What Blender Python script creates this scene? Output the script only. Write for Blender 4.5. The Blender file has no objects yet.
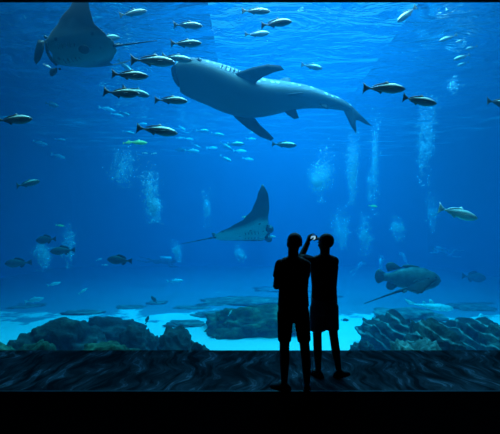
import bpy, bmesh, math, random
from mathutils import Vector, Matrix, noise
PI = math.pi
sc = bpy.context.scene
COL = sc.collection
random.seed(11)

# ------------------------------------------------------------------ helpers
F, CAM_Z, HX, HY = 400.0, 1.70, 250.0, 237.0
def at(px, py, d):
    """point at depth d in the direction in which the photograph shows it"""
    return Vector(((px - HX) / F * d, d, CAM_Z + (HY - py) / F * d))

def link(o, parent=None):
    COL.objects.link(o)
    if parent is not None:
        o.parent = parent
    return o

def mesh_obj(name, bm, mats, parent=None, smooth=True):
    me = bpy.data.meshes.new(name)
    bmesh.ops.recalc_face_normals(bm, faces=bm.faces)
    bm.to_mesh(me); bm.free()
    for m in (mats if isinstance(mats, (list, tuple)) else [mats]):
        me.materials.append(m)
    if smooth:
        for p in me.polygons: p.use_smooth = True
    return link(bpy.data.objects.new(name, me), parent)

def tag(o, label=None, cat=None, group=None, kind=None):
    if label: o['label'] = label
    if cat: o['category'] = cat
    if group: o['group'] = group
    if kind: o['kind'] = kind
    return o

def thing(name, label, cat, loc=(0, 0, 0), group=None):
    o = bpy.data.objects.new(name, None)
    o.empty_display_size = .1
    o.location = loc
    link(o)
    return tag(o, label, cat, group)

def copy_tree(root, parent=None):
    c = root.copy()
    link(c, parent)
    for ch in list(root.children):
        copy_tree(ch, c)
    return c

def box(bm, lo, hi):
    lo, hi = Vector(lo), Vector(hi)
    v = [bm.verts.new((x, y, z)) for x in (lo.x, hi.x) for y in (lo.y, hi.y) for z in (lo.z, hi.z)]
    for f in ((0, 1, 3, 2), (4, 6, 7, 5), (0, 4, 5, 1), (2, 3, 7, 6), (0, 2, 6, 4), (1, 5, 7, 3)):
        bm.faces.new([v[i] for i in f])

def structure(name, lo, hi, m):
    bm = bmesh.new(); box(bm, lo, hi)
    return tag(mesh_obj(name, bm, m, smooth=False), kind='structure')

def lerp_table(tab, t):
    """piecewise smooth interpolation in rows (t, a, b, ...)"""
    if t <= tab[0][0]: return list(tab[0][1:])
    for r0, r1 in zip(tab, tab[1:]):
        if t <= r1[0]:
            k = (t - r0[0]) / (r1[0] - r0[0])
            k = k * .35 + .65 * k * k * (3 - 2 * k)
            return [a + (b - a) * k for a, b in zip(r0[1:], r1[1:])]
    return list(tab[-1][1:])

# ------------------------------------------------------------------ materials
def mat(name):
    m = bpy.data.materials.new(name); m.use_nodes = True
    nt = m.node_tree; nt.nodes.clear()
    out = nt.nodes.new('ShaderNodeOutputMaterial')
    return m, nt, out
def N(nt, t, **kw):
    n = nt.nodes.new(t)
    for k, v in kw.items():
        if hasattr(n, k): setattr(n, k, v)
        else: n.inputs[k.replace('_', ' ')].default_value = v
    return n
def L(nt, a, b): nt.links.new(a, b)
def ramp(nt, src, stops, interp='LINEAR'):
    r = nt.nodes.new('ShaderNodeValToRGB'); cr = r.color_ramp; cr.interpolation = interp
    while len(cr.elements) < len(stops): cr.elements.new(.5)
    for e, (p, c) in zip(cr.elements, stops):
        e.position = p
        e.color = (c, c, c, 1) if not isinstance(c, (tuple, list)) else (*c, 1)
    L(nt, src, r.inputs[0])
    return r
def principled(name, color, rough=.6, spec=.3, noise_amt=.25, noise_scale=8., bump=0., metal=0., emission=None):
    m, nt, out = mat(name)
    b = N(nt, 'ShaderNodeBsdfPrincipled', Roughness=rough, Metallic=metal)
    b.inputs['Specular IOR Level'].default_value = spec
    tc = N(nt, 'ShaderNodeTexCoord')
    nz = N(nt, 'ShaderNodeTexNoise', Scale=noise_scale, Detail=4.)
    L(nt, tc.outputs['Object'], nz.inputs['Vector'])
    lo = tuple(c * (1 - noise_amt) for c in color); hi = tuple(min(1, c * (1 + noise_amt)) for c in color)
    r = ramp(nt, nz.outputs[0], [(.3, lo), (.7, hi)])
    L(nt, r.outputs[0], b.inputs['Base Color'])
    if bump:
        bp = N(nt, 'ShaderNodeBump', Strength=bump, Distance=.05)
        L(nt, nz.outputs[0], bp.inputs['Height']); L(nt, bp.outputs[0], b.inputs['Normal'])
    L(nt, b.outputs[0], out.inputs[0])
    return m

# ------------------------------------------------------------------ camera and colour
cam = bpy.data.cameras.new('camera')
cam.sensor_fit = 'HORIZONTAL'; cam.sensor_width = 36.0
cam.lens = 36.0 * F / 500.0
cam.shift_y = (HY - 217.0) / 500.0
cam.clip_start = .05; cam.clip_end = 200
co = link(bpy.data.objects.new('camera', cam))
co.location = (0, 0, CAM_Z); co.rotation_euler = (PI / 2, 0, 0)
sc.camera = co
vs = sc.view_settings
vs.view_transform = 'Standard'; vs.look = 'None'; vs.exposure = 0.0; vs.gamma = 1.0; vs.use_curve_mapping = False
cy = sc.cycles
cy.use_denoising = True
cy.max_bounces = 10; cy.diffuse_bounces = 3; cy.glossy_bounces = 3; cy.transmission_bounces = 4
cy.volume_bounces = 1; cy.transparent_max_bounces = 16
cy.sample_clamp_indirect = 6.0

# ------------------------------------------------------------------ the place
WIN_Y, SURF, BED = 6.0, 7.4, -0.9
TX0, TX1, TY1 = -16.0, 16.0, 36.0

# water: a body of scattering, red-absorbing water
m_water, nt, out = mat('clear blue water')
SIG_S = (.0006, .0140, .028)          # scattering per metre, red green blue
SIG_A = (.42, .045, .022)             # absorption per metre
vsn = N(nt, 'ShaderNodeVolumeScatter', Density=.03, Anisotropy=0.0); vsn.inputs['Color'].default_value = (*[c / .03 for c in SIG_S], 1)
van = N(nt, 'ShaderNodeVolumeAbsorption', Density=.5); van.inputs['Color'].default_value = (*[1 - c / .5 for c in SIG_A], 1)
add = N(nt, 'ShaderNodeAddShader')
add = N(nt, 'ShaderNodeAddShader')
L(nt, vsn.outputs[0], add.inputs[0]); L(nt, van.outputs[0], add.inputs[1]); L(nt, add.outputs[0], out.inputs['Volume'])
bm = bmesh.new(); box(bm, (TX0 + .02, WIN_Y + .27, BED - .3), (TX1 - .02, TY1 - .02, SURF))
water = tag(mesh_obj('water', bm, m_water, smooth=False), kind='structure')

# water surface: wavy, mirrors the tank at a grazing look, lets the steep facets show the daylight above
m_surf, nt, out = mat('rippled water surface')
tc = N(nt, 'ShaderNodeTexCoord')
mp = N(nt, 'ShaderNodeMapping'); mp.inputs['Scale'].default_value = (.55, 1.0, 1.0)
L(nt, tc.outputs['Object'], mp.inputs['Vector'])
n1 = N(nt, 'ShaderNodeTexNoise', Scale=1.1, Detail=4., Roughness=.55, Distortion=.6)
L(nt, mp.outputs[0], n1.inputs['Vector'])
bp = N(nt, 'ShaderNodeBump', Strength=.8, Distance=.5); L(nt, n1.outputs[0], bp.inputs['Height'])
lw = N(nt, 'ShaderNodeLayerWeight'); lw.inputs['Blend'].default_value = .5; L(nt, bp.outputs[0], lw.inputs['Normal'])
rp = ramp(nt, lw.outputs['Facing'], [(.30, 0.06), (.52, 1)])
tr = N(nt, 'ShaderNodeBsdfTransparent'); tr.inputs[0].default_value = (.95, 1, 1, 1)
gl = N(nt, 'ShaderNodeBsdfGlossy', Roughness=.04); gl.inputs[0].default_value = (.92, .96, 1, 1); L(nt, bp.outputs[0], gl.inputs['Normal'])
mx = N(nt, 'ShaderNodeMixShader'); L(nt, rp.outputs[0], mx.inputs[0]); L(nt, tr.outputs[0], mx.inputs[1]); L(nt, gl.outputs[0], mx.inputs[2])
L(nt, mx.outputs[0], out.inputs[0])
bm = bmesh.new()
NX, NY = 96, 96
vv = []
for j in range(NY + 1):
    y = WIN_Y + .3 + (TY1 - WIN_Y - .35) * (j / NY) ** 1.3
    row = []
    for i in range(NX + 1):
        x = TX0 + .05 + (TX1 - TX0 - .1) * i / NX
        z = SURF - .03 + .07 * (noise.noise(Vector((x * .5, y * .8, 3.1))))
        row.append(bm.verts.new((x, y, z)))
    vv.append(row)
for j in range(NY):
    for i in range(NX):
        bm.faces.new((vv[j][i], vv[j][i + 1], vv[j + 1][i + 1], vv[j + 1][i]))
surf = tag(mesh_obj('water_surface', bm, m_surf), kind='structure')

# acrylic window
m_glass, nt, out = mat('clear acrylic')
tr = N(nt, 'ShaderNodeBsdfTransparent'); tr.inputs[0].default_value = (.97, .985, .985, 1)
gl = N(nt, 'ShaderNodeBsdfGlossy', Roughness=.0); gl.inputs[0].default_value = (1, 1, 1, 1)
fr = N(nt, 'ShaderNodeFresnel', IOR=1.2)
mx = N(nt, 'ShaderNodeMixShader'); L(nt, fr.outputs[0], mx.inputs[0]); L(nt, tr.outputs[0], mx.inputs[1]); L(nt, gl.outputs[0], mx.inputs[2])
L(nt, mx.outputs[0], out.inputs[0])
HEAD_Z = 5.37; SILL = -.075
structure('window_1', (-8.2, WIN_Y + .02, SILL - .03), (8.2, WIN_Y + .24, HEAD_Z + .05), m_glass)

m_wall = principled('black painted wall', (.008, .008, .010), rough=.9, spec=.1)
m_tank = principled('blue painted tank wall', (.02, .10, .22), rough=.9, spec=.1)
m_dark = principled('black rubber floor', (.0008, .0008, .0011), rough=1., spec=.0, noise_amt=.4, noise_scale=40)
m_sand = principled('pale sand', (.72, .74, .70), rough=.95, spec=.1, noise_amt=.12, noise_scale=3., bump=.2)

GX = 9.0
bm = bmesh.new()                                   # wall around the window: header, jambs, upstand below the bed level
box(bm, (-GX, WIN_Y, HEAD_Z), (GX, WIN_Y + .26, 9.0))
box(bm, (-GX, WIN_Y, -1.3), (-8.2, WIN_Y + .26, HEAD_Z)); box(bm, (8.2, WIN_Y, -1.3), (GX, WIN_Y + .26, HEAD_Z))
box(bm, (-8.2, WIN_Y + .0, -1.3), (8.2, WIN_Y + .26, SILL))
box(bm, (TX0 - .3, WIN_Y, -1.3), (-GX, WIN_Y + .26, 9.0)); box(bm, (GX, WIN_Y, -1.3), (TX1 + .3, WIN_Y + .26, 9.0))
tag(mesh_obj('wall_front', bm, m_wall, smooth=False), kind='structure')
structure('wall_left', (-GX - .2, -4, -.3), (-GX, WIN_Y, 6.2), m_wall)
structure('wall_right', (GX, -4, -.3), (GX + .2, WIN_Y, 6.2), m_wall)
structure('wall_rear', (-GX - .2, -4.2, -.3), (GX + .2, -4, 6.2), m_wall)
structure('ceiling', (-GX - .2, -4.2, 6.2), (GX + .2, WIN_Y, 6.4), m_wall)
structure('wall_tank_west', (TX0 - .3, WIN_Y, -1.3), (TX0, TY1, 9.0), m_tank)
structure('wall_tank_east', (TX1, WIN_Y, -1.3), (TX1 + .3, TY1, 9.0), m_tank)
structure('wall_tank_north', (TX0 - .3, TY1, -1.3), (TX1 + .3, TY1 + .3, 9.0), m_tank)

# unseen slabs added over the tank to darken the water surface at both sides
structure('shade_slab_west', (TX0 - 24, WIN_Y + .3, 12.6), (-2.0, TY1, 12.8), m_tank)
structure('shade_slab_east', (8.0, WIN_Y + .3, 12.6), (TX1 + 24, TY1, 12.8), m_tank)
# lamps over the water
def area(name, loc, sx, sy, power, color, rot=(0, 0, 0)):
    l = bpy.data.lights.new(name, 'AREA'); l.shape = 'RECTANGLE'; l.size = sx; l.size_y = sy
    l.energy = power; l.color = color
    o = link(bpy.data.objects.new(name, l)); o.location = loc; o.rotation_euler = rot
    return o
LAMPC = (.80, .62, 1.0)
area('skylight_lamp', (2.2, 12.0, 10.5), 7, 6, 3700, LAMPC)
fl = area('front_strip_lamp', (1.0, 8.0, 10.2), 15, 2.4, 850, (.9, .85, 1.0)); fl.data.spread = math.radians(110)
area('skylight_lamp', (-1.0, 19.0, 11), 9, 7, 3000, LAMPC)
area('skylight_lamp', (3.5, 26.0, 11.0), 9, 8, 2700, LAMPC)
w = bpy.data.worlds.new('hall above the tank'); sc.world = w; w.use_nodes = True
bg = w.node_tree.nodes["Background"]; bg.inputs[0].default_value = (.10, .50, 1.0, 1); bg.inputs[1].default_value = 1.0
# ------------------------------------------------------------------ shape builders
def loft(bm, rings, cap=True, uv=None):
    """rings: list of lists of points; returns the vertices"""
    vs_ = [[bm.verts.new(p) for p in r] for r in rings]
    n = len(vs_[0])
    for a, b in zip(vs_, vs_[1:]):
        for k in range(n):
            bm.faces.new((a[k], a[(k + 1) % n], b[(k + 1) % n], b[k]))
    if cap:
        bm.faces.new(vs_[0][::-1]); bm.faces.new(vs_[-1])
    return vs_

def plate(bm, outline, o, U, V, t):
    """a fin: outline in the plane U, V at o, thick in the middle and thin at its rim"""
    o, U, V = Vector(o), Vector(U), Vector(V)
    n = U.cross(V).normalized() * (t / 2)
    cu = sum(p[0] for p in outline) / len(outline); cv = sum(p[1] for p in outline) / len(outline)
    def P(u, v): return o + U * u + V * v
    rim = [bm.verts.new(P(u, v)) for u, v in outline]
    k = .72
    inn = [(cu + (u - cu) * k, cv + (v - cv) * k) for u, v in outline]
    m = len(outline)
    for s in (1, -1):
        r2 = [bm.verts.new(P(u, v) + n * s) for u, v in inn]
        for i in range(m):
            bm.faces.new((rim[i], rim[(i + 1) % m], r2[(i + 1) % m], r2[i]))
        f = bm.faces.new(r2)
        bmesh.ops.triangulate(bm, faces=[f])

def ball(bm, c, r, seg=10, rot=None):
    r = Vector((r, r, r)) if not hasattr(r, '__len__') else Vector(r)
    M = Matrix.Translation(Vector(c)) @ (rot.to_4x4() if rot else Matrix()) @ Matrix.Diagonal((*r, 1))
    bmesh.ops.create_uvsphere(bm, u_segments=seg, v_segments=max(6, seg * 2 // 3), radius=1, matrix=M)

def frustum(bm, p0, p1, r0, r1, seg=14, round_=True):
    p0, p1 = Vector(p0), Vector(p1)
    d = (p1 - p0).normalized()
    a = d.orthogonal().normalized(); b = d.cross(a)
    loft(bm, [[p + (a * math.cos(2 * PI * k / seg) + b * math.sin(2 * PI * k / seg)) * r for k in range(seg)] for p, r in ((p0, r0), (p1, r1))])
    if round_:
        ball(bm, p0, r0, seg); ball(bm, p1, r1, seg)

def chain(bm, pts, radii, seg=12):
    for p, q, r, s in zip(pts, pts[1:], radii, radii[1:]):
        frustum(bm, p, q, r, s, seg)

def ell_rings(bm, tab, seg=24):
    """tab: (z, x, y, half width, half depth) stacked elliptical sections"""
    loft(bm, [[Vector((x + hw * math.cos(2 * PI * k / seg), y + hd * math.sin(2 * PI * k / seg), z)) for k in range(seg)] for z, x, y, hw, hd in tab])

def fuse(name, bm, m, parent, voxel, smooth=2):
    """joins overlapping closed shapes into one continuous skin"""
    o = mesh_obj(name + '_raw', bm, m)
    r = o.modifiers.new('skin', 'REMESH'); r.mode = 'VOXEL'; r.voxel_size = voxel
    if smooth:
        s = o.modifiers.new('soften', 'SMOOTH'); s.iterations = smooth; s.factor = .5
    dg = bpy.context.evaluated_depsgraph_get()
    me = bpy.data.meshes.new_from_object(o.evaluated_get(dg))
    old = o.data
    bpy.data.objects.remove(o); bpy.data.meshes.remove(old)
    me.name = name
    me.materials.clear(); me.materials.append(m)
    for p in me.polygons: p.use_smooth = True
    return link(bpy.data.objects.new(name, me), parent)

def frame(f, bank):
    """rotation with x along the heading f; positive bank tips the animal's belly towards the viewer when it heads to -x"""
    f = Vector(f).normalized()
    l0 = Vector((0, 0, 1)).cross(f).normalized(); u0 = f.cross(l0)
    c, s = math.cos(bank), math.sin(bank)
    l = l0 * c + u0 * s; u = u0 * c - l0 * s
    return Matrix((f, l, u)).transposed()

# ------------------------------------------------------------------ fish
def fish_mat(name, back, side, metal=.45, rough=.32, stripe=0.):
    m, nt, out = mat(name)
    b = N(nt, 'ShaderNodeBsdfPrincipled', Roughness=rough, Metallic=metal)
    tc = N(nt, 'ShaderNodeTexCoord'); sp = N(nt, 'ShaderNodeSeparateXYZ'); L(nt, tc.outputs['Object'], sp.inputs[0])
    mr = N(nt, 'ShaderNodeMapRange'); mr.inputs['From Min'].default_value = -.12; mr.inputs['From Max'].default_value = .12
    L(nt, sp.outputs['Z'], mr.inputs['Value'])
    nz = N(nt, 'ShaderNodeTexNoise', Scale=22., Detail=3.); L(nt, tc.outputs['Object'], nz.inputs['Vector'])
    md = N(nt, 'ShaderNodeMath', operation='MULTIPLY_ADD'); md.inputs[1].default_value = .22; L(nt, nz.outputs[0], md.inputs[0]); L(nt, mr.outputs[0], md.inputs[2])
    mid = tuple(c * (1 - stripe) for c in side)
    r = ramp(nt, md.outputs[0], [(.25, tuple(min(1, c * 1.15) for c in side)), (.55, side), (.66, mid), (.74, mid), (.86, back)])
    L(nt, r.outputs[0], b.inputs['Base Color']); L(nt, b.outputs[0], out.inputs[0])
    return m

M_SILVER = fish_mat('silver scales with painted top light', (.80, .84, .70), (.16, .18, .18), metal=.15, stripe=.3)  # pale back over dark flanks puts the overhead light into the colour
M_SILVER_FIN = principled('dusky fin', (.10, .11, .11), rough=.5)
M_DARKFISH = fish_mat('dark scales', (.06, .06, .05), (.045, .05, .045), metal=.15, rough=.5)
M_DARKFIN = principled('dark fin', (.03, .03, .03), rough=.6)
M_YELLOW = fish_mat('yellow green scales', (.80, .95, .35), (.70, .85, .25), metal=.0, rough=.5)
M_PALE = fish_mat('pale scales', (.75, .80, .75), (.60, .66, .62), metal=.2, rough=.45)
M_EYE = principled('fish eye', (.01, .01, .012), rough=.15, spec=.6, noise_amt=.05)

JACK = dict(body=[(0, .010), (.05, .045), (.14, .082), (.32, .118), (.5, .112), (.7, .074), (.9, .026), (1, .018)],
            tail=[(-.32, .018), (-.40, .055), (-.50, .145), (-.475, .09), (-.43, 0), (-.475, -.09), (-.50, -.145), (-.40, -.055), (-.32, -.018)],
            dorsal=[(.14, .10), (.06, .165), (.0, .125), (-.14, .10), (-.27, .045), (-.27, .02), (-.06, .08)],
            anal=[(-.02, -.09), (-.07, -.145), (-.12, -.10), (-.27, -.045), (-.27, -.02), (-.1, -.07)], w=.52)
DEEP = dict(body=[(0, .012), (.05, .06), (.14, .115), (.32, .172), (.5, .165), (.7, .105), (.9, .042), (1, .032)],
            tail=[(-.32, .03), (-.40, .07), (-.50, .13), (-.47, .06), (-.455, 0), (-.47, -.06), (-.50, -.13), (-.40, -.07), (-.32, -.03)],
            dorsal=[(.16, .14), (.08, .225), (-.05, .21), (-.2, .15), (-.26, .08), (-.22, .05), (-.02, .12)],
            anal=[(-.05, -.14), (-.12, -.20), (-.2, -.15), (-.26, -.07), (-.22, -.05), (-.1, -.10)], w=.45)

def fish_body(bm, spec, bend, n=14, seg=14, x0=.5, x1=-.34):
    rings = []
    for i in range(n):
        t = i / (n - 1); t = t ** 1.15
        hh, = lerp_table(spec['body'], t)
        hw = hh * spec['w'] * (1.0 if t < .7 else 1 - .3 * (t - .7) / .3)
        x = x0 + (x1 - x0) * t; y = bend * (x - .15) ** 2
        rings.append([Vector((x, y + hw * math.cos(2 * PI * k / seg), hh * math.sin(2 * PI * k / seg) - .008)) for k in range(seg)])
    loft(bm, rings)

def bent(bend, pts, bm):
    pass

def make_fish(name, spec, mb, mf, bend=0., simple=False, mtail=None):
    root = thing(name, '', '')
    bm = bmesh.new(); fish_body(bm, spec, bend, n=9 if simple else 14, seg=10 if simple else 14)
    ty = lambda x: bend * (x - .15) ** 2
    tx = -.42
    slope = 2 * bend * (tx - .15)
    U = Vector((1, slope, 0)); O = Vector((0, ty(tx) - slope * tx, 0))
    if simple:                                    # too small in the picture for parts: one mesh
        plate(bm, spec['tail'], O, U, (0, 0, 1), .014); plate(bm, spec['dorsal'], (0, 0, 0), (1, 0, 0), (0, 0, 1), .014)
        plate(bm, spec['anal'], (0, 0, 0), (1, 0, 0), (0, 0, 1), .014)
        o = mesh_obj(name, bm, mb)
        bpy.data.objects.remove(root)
        o.name = name
        return o
    mesh_obj('body', bm, mb, root)
    bm = bmesh.new(); plate(bm, spec['tail'], O, U, (0, 0, 1), .016); mesh_obj('tail_fin', bm, mtail or mf, root)
    bm = bmesh.new(); plate(bm, spec['dorsal'], (0, bend * .02, 0), (1, 0, 0), (0, 0, 1), .014); mesh_obj('dorsal_fin', bm, mf, root)
    bm = bmesh.new(); plate(bm, spec['anal'], (0, bend * .03, 0), (1, 0, 0), (0, 0, 1), .014); mesh_obj('anal_fin', bm, mf, root)
    hh = spec['body'][3][1]
    for s in (1, -1):
        bm = bmesh.new()
        plate(bm, [(0, .016), (-.09, .02), (-.17, -.012), (-.10, -.018), (0, -.014)], (.22, s * hh * spec['w'] * .88, -.02), (.95, -s * .22, .12), (0, s * .2, 1), .008)
        mesh_obj('pectoral_fin', bm, mf, root)
        bm = bmesh.new(); ball(bm, (.425, s * .028 * (1.4 if hh > .15 else 1), .018), .013, 8); mesh_obj('eye', bm, M_EYE, root)
    return root

PROTO = {}
def proto(kind):
    if kind not in PROTO:
        base, _, var = kind.partition(':')
        b = {'': 0, 'a': .16, 'b': -.16}[var]
        if base == 'jack': o = make_fish('jack', JACK, M_SILVER, M_SILVER_FIN, b)
        if base == 'snapper': o = make_fish('snapper', DEEP, M_DARKFISH, M_DARKFIN, b)
        if base == 'pale': o = make_fish('silver_fish', JACK, M_PALE, M_PALE, b)
        if base == 'small': o = make_fish('small_fish', JACK, M_SILVER, M_SILVER, b, simple=True)
        if base == 'smallpale': o = make_fish('small_fish', JACK, M_PALE, M_PALE, b, simple=True)
        if base == 'smalldark': o = make_fish('small_fish', DEEP, M_DARKFISH, M_DARKFISH, b, simple=True)
        if base == 'yellow': o = make_fish('yellow_fish', JACK, M_YELLOW, M_YELLOW, b, simple=True)
        PROTO[kind] = [o, False]
    o, used = PROTO[kind]
    if not used:
        PROTO[kind][1] = True
        return o
    return copy_tree(o)

rf = random.Random(5)
def fish(kind, px, py, ln, face, pitch, label, group=None, d=None, size=.62, yaw=None, cat='fish'):
    if yaw is None: yaw = rf.uniform(-16, 16)
    d = max(6.95, d or size * F / ln)
    if py < HY: d = min(d, (SURF - .28 - CAM_Z) * F / (HY - py))
    o = proto(kind)
    s = ln * d / F / max(.35, math.cos(math.radians(yaw)))
    o.location = at(px, py, d)
    R = Matrix.Rotation(math.radians(yaw) + (PI if face < 0 else 0), 4, 'Z') @ Matrix.Rotation(-math.radians(pitch), 4, 'Y') @ Matrix.Rotation(rf.uniform(-.12, .12), 4, 'X')
    o.rotation_euler = R.to_euler()
    o.scale = (s, s, s)
    tag(o, label, cat, group)
    return o

SC = 'silver jacks schooling near the water surface'
J = 'jack'; JA = 'jack:a'; JB = 'jack:b'
fish(J, 133, 13, 28, 1, 12, 'silver fish just under the surface, nearest the raised wing tip of the big manta ray', SC)
fish(JA, 188, 25, 29, 1, 2, 'upper of two bright-backed silver fish stacked above the whale shark mouth', SC)
fish(JB, 186, 43.5, 31, 1, 5, 'lower of two bright-backed silver fish stacked above the whale shark mouth', SC)
fish(JA, 107, 38, 28, 1, -4, 'silver fish half hidden behind the trailing edge of the manta ray wing', SC, d=9.8)
fish(JA, 153, 60.5, 43, 1, 2, 'largest silver fish, over the tip of the manta ray tail', SC, d=7.4)
fish(J, 177, 58, 30, 1, -3, 'silver fish whose tail is hidden behind the largest silver fish', SC, d=8.6)
fish(J, 125, 66, 20, 1, -42, 'small silver fish nosing steeply down under the manta ray tail', SC)
fish(J, 130, 75, 37, 1, -3, 'dark-flanked silver fish swimming level below the manta ray tail', SC)
fish(JB, 122, 93, 39, 1, -7, 'front silver fish of the overlapping pair below the manta ray', SC, d=6.9)
fish(JB, 136, 92, 30, 1, -18, 'rear silver fish of the overlapping pair below the manta ray', SC, d=8.6)
fish(JA, 171, 100, 33, 1, 0, 'silver fish in front of the whale shark throat', SC)
fish(JA, 157, 130, 41, 1, -6, 'large silver fish above the pair of yellow-green fish', SC)
fish(J, 256, 11, 29, 1, 1, 'topmost of three bright-backed fish above the whale shark fin', SC)
fish(JA, 276, 23, 31, 1, -2, 'middle and longest of three bright-backed fish above the whale shark fin', SC)
fish(JB, 257, 34, 25, 1, 0, 'lowest of three bright-backed fish above the whale shark fin', SC)
fish(J, 312, 66.5, 23, 1, -3, 'lone bright-backed fish above the back of the whale shark', SC)
fish(JA, 284, 144.5, 25, 1, -5, 'lone silver fish below the whale shark belly, beside its lower fin', SC)
fish(JB, 213, 72.5, 24, 1, -6, 'pale-backed fish riding over the top of the whale shark head', SC, d=10.0)
fish(JA, 384, 88, 41, 1, -5, 'first of two plump silver fish swimming in line past the whale shark tail', SC)
fish(JB, 419, 100.5, 37, 1, -7, 'second of two plump silver fish swimming in line past the whale shark tail', SC)
fish(J, 501, 103, 33, 1, -4, 'silver fish cut off by the edge of the picture, only its rear half showing', SC)
fish(J, 14, 119.5, 39, 1, 1, 'large silver fish with its tail cut off by the picture edge', SC)
fish('jack', 28, 183.5, 27, 1, 9, 'silver fish alone in the dark water, nose tipped up, below the pale trio')
fish('pale', 458, 213, 43, 1, -14, 'pale-bellied silver fish slanting down above the grouper', yaw=6)
fish('jack', 407, 14, 27, -1, -40, 'dark slim fish diving steeply from the bright rippled surface', yaw=10)
S5 = 'five fish in a loose bunch in the upper corner water'
fish('jack', 448, 38, 17, -1, -14, 'uppermost fish of the bunch of five in the upper corner', S5, size=.45)
fish('small', 460, 41, 9, -1, -16, 'smallest fish of the bunch of five in the upper corner', S5, d=13)
fish('jack:a', 471, 48, 14, -1, -18, 'fish of the bunch of five nearest the side of the picture', S5, size=.45)
fish('jack:b', 462, 57, 17, -1, -16, 'darkest fish of the bunch of five, just above the lowest one', S5, size=.45)
fish('jack', 463, 64, 14, -1, -20, 'lowest fish of the bunch of five in the upper corner', S5, size=.45)
SM = 'small fish schooling in hazy water below the whale shark'
s_ = 'small'; p_ = 'smallpale'
for a in [(p_, 107, 109, 16, 1, -8, 'faint pale fish under the overlapping pair of silver fish'),
          (p_, 117, 115, 13, 1, -10, 'faint fish second from the top of the hazy trio above the yellow-green fish'),
          (s_, 125, 114, 13, 1, -20, 'faint fish at the front of the hazy trio above the yellow-green fish'),
          (s_, 129, 133, 14, 1, -10, 'small fish just above the first yellow-green fish'),
          (p_, 142, 124, 12, 1, -5, 'faint fish behind the tail of the large silver fish'),
          (p_, 182, 128, 9, 1, -35, 'small fish nosing down in front of the large silver fish'),
          (s_, 203, 131, 14, 1, -3, 'small fish at the top of the hazy school, under the whale shark throat'),
          (s_, 218, 134.5, 14, 1, -5, 'small fish second along the top row of the hazy school'),
          (p_, 251, 139, 11, 1, -4, 'small fish under the lower pectoral fin of the whale shark'),
          (p_, 189, 139, 11, 1, -10, 'small fish just above the dark round fish of the hazy school'),
          (p_, 180, 138, 8, 1, 0, 'tiny pale fish at the rear of the hazy school'),
          (s_, 196, 146, 10, 1, -25, 'small fish slanting down behind the middle of the hazy school'),
          (p_, 192, 151, 16, 1, -5, 'pale fish just in front of the dark round fish'),
          (p_, 212, 148, 12, 1, -3, 'pale small fish in the middle of the hazy school'),
          (s_, 226, 146, 14, 1, -30, 'small fish slanting down across the two level ones'),
          (s_, 236, 144, 18, 1, 0, 'longest small fish, dark, at the front of the hazy school'),
          (p_, 240, 151, 14, 1, -2, 'pale small fish just below the longest dark one'),
          (s_, 226, 159, 14, 1, -25, 'small fish slanting down at the bottom of the hazy school'),
          (p_, 248, 159, 12, 1, -12, 'small pale fish lowest at the front of the hazy school')]:
    fish(*a, group=SM, size=.66)
fish('smalldark', 180, 150, 10, 1, 0, 'dark round fish at the rear of the hazy school', size=.5)
fish('yellow', 128, 142.5, 11, 1, 4, 'shorter of the two glowing yellow-green fish', d=10.5)
fish('yellow', 138, 142.5, 18, 1, 2, 'longer of the two glowing yellow-green fish', d=10.3)
fish('smallpale', 145, 153, 6, 1, -4, 'tiny pale fish just below the yellow-green pair', d=13)
fish('smallpale', 154, 153.5, 6, 1, 10, 'tiny pale fish farther out below the yellow-green pair', d=13)
fish('smalldark', 52, 104.5, 8, 1, 0, 'dark fish seen head-on in empty water under the big manta ray', d=14, yaw=55)
fish('smallpale', 40, 143, 16, 1, -14, 'pale hazy fish, first of the trio in the dark water', d=16)
fish('smallpale', 60, 139.5, 10, 1, -2, 'pale hazy fish, smallest of the trio in the dark water', d=18)
fish('smallpale', 58, 156, 15, 1, -15, 'pale hazy fish, lowest of the trio in the dark water', d=16)
fish('snapper', 46, 239.5, 23, -1, -4, 'dark fish with a pale belly, uppermost of the dark three facing the picture edge', d=11)
fish('snapper:a', 63, 250.5, 23, -1, -3, 'deep-bodied dark fish just behind and below the pale-bellied one', d=10.5)
fish('snapper:b', 18, 263, 25, -1, -2, 'dark fish nearest the picture edge, lowest of the dark three', d=11)
fish('snapper:a', 120, 260, 26, -1, 4, 'dark fish alone in open water between the dark three and the diver', d=10.5)
fish('yellow', 60, 225.5, 8, 1, -6, 'tiny yellow-green fish at the top of the bubbles over the dark fish', d=14)
fish('yellow', 373, 206, 9, 1, -6, 'tiny yellow-green fish among the bubble columns beyond the two people', d=14)
fish('smallpale', 54, 284, 13, 1, 14, 'small pale fish tipped up below the dark three', d=13)
fish('smallpale', 34, 300, 20, 1, 12, 'longer pale fish low over the reef, below the other tipped one', d=13)
fish('smallpale', 83, 291, 10, 1, 35, 'small pale fish rising steeply over the dark boulder', d=13)
fish('smallpale', 99, 259.5, 7, 1, 20, 'tiny pale fish at the nose of the lone dark fish', d=15)
fish('smallpale', 105, 265, 7, 1, 0, 'tiny pale fish under the nose of the lone dark fish', d=15)
fish('pale:a', 175, 281, 16, 1, 3, 'pale hazy fish below the dark diver', d=17)
fish('smalldark', 154, 299.5, 9, -1, 55, 'small dark fish hanging head up over the sand', d=12, yaw=10)
fish('smalldark', 147, 320, 9, 1, 70, 'small dark fish upright against the pale sand by the rocks', d=11, yaw=0)
fish('smallpale', 230, 313, 7, 1, 60, 'tiny white fish over the flat central reef', d=9.3)
fish('smalldark', 345, 320, 8, 1, 0, 'small dark fish over the bright sand beside the legs of the photographer', d=11)
fish('snapper', 474, 277, 28, 1, -6, 'hazy dark fish in front of the grouper nose, near the picture edge', d=15)
fish('pale:b', 484, 321, 48, -1, -4, 'big pale hazy fish hovering behind the ridged rocks', d=13)
fish('smallpale', 272, 236.5, 8, 1, 0, 'tiny pale fish at the mouth of the distant manta ray', d=12)
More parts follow.
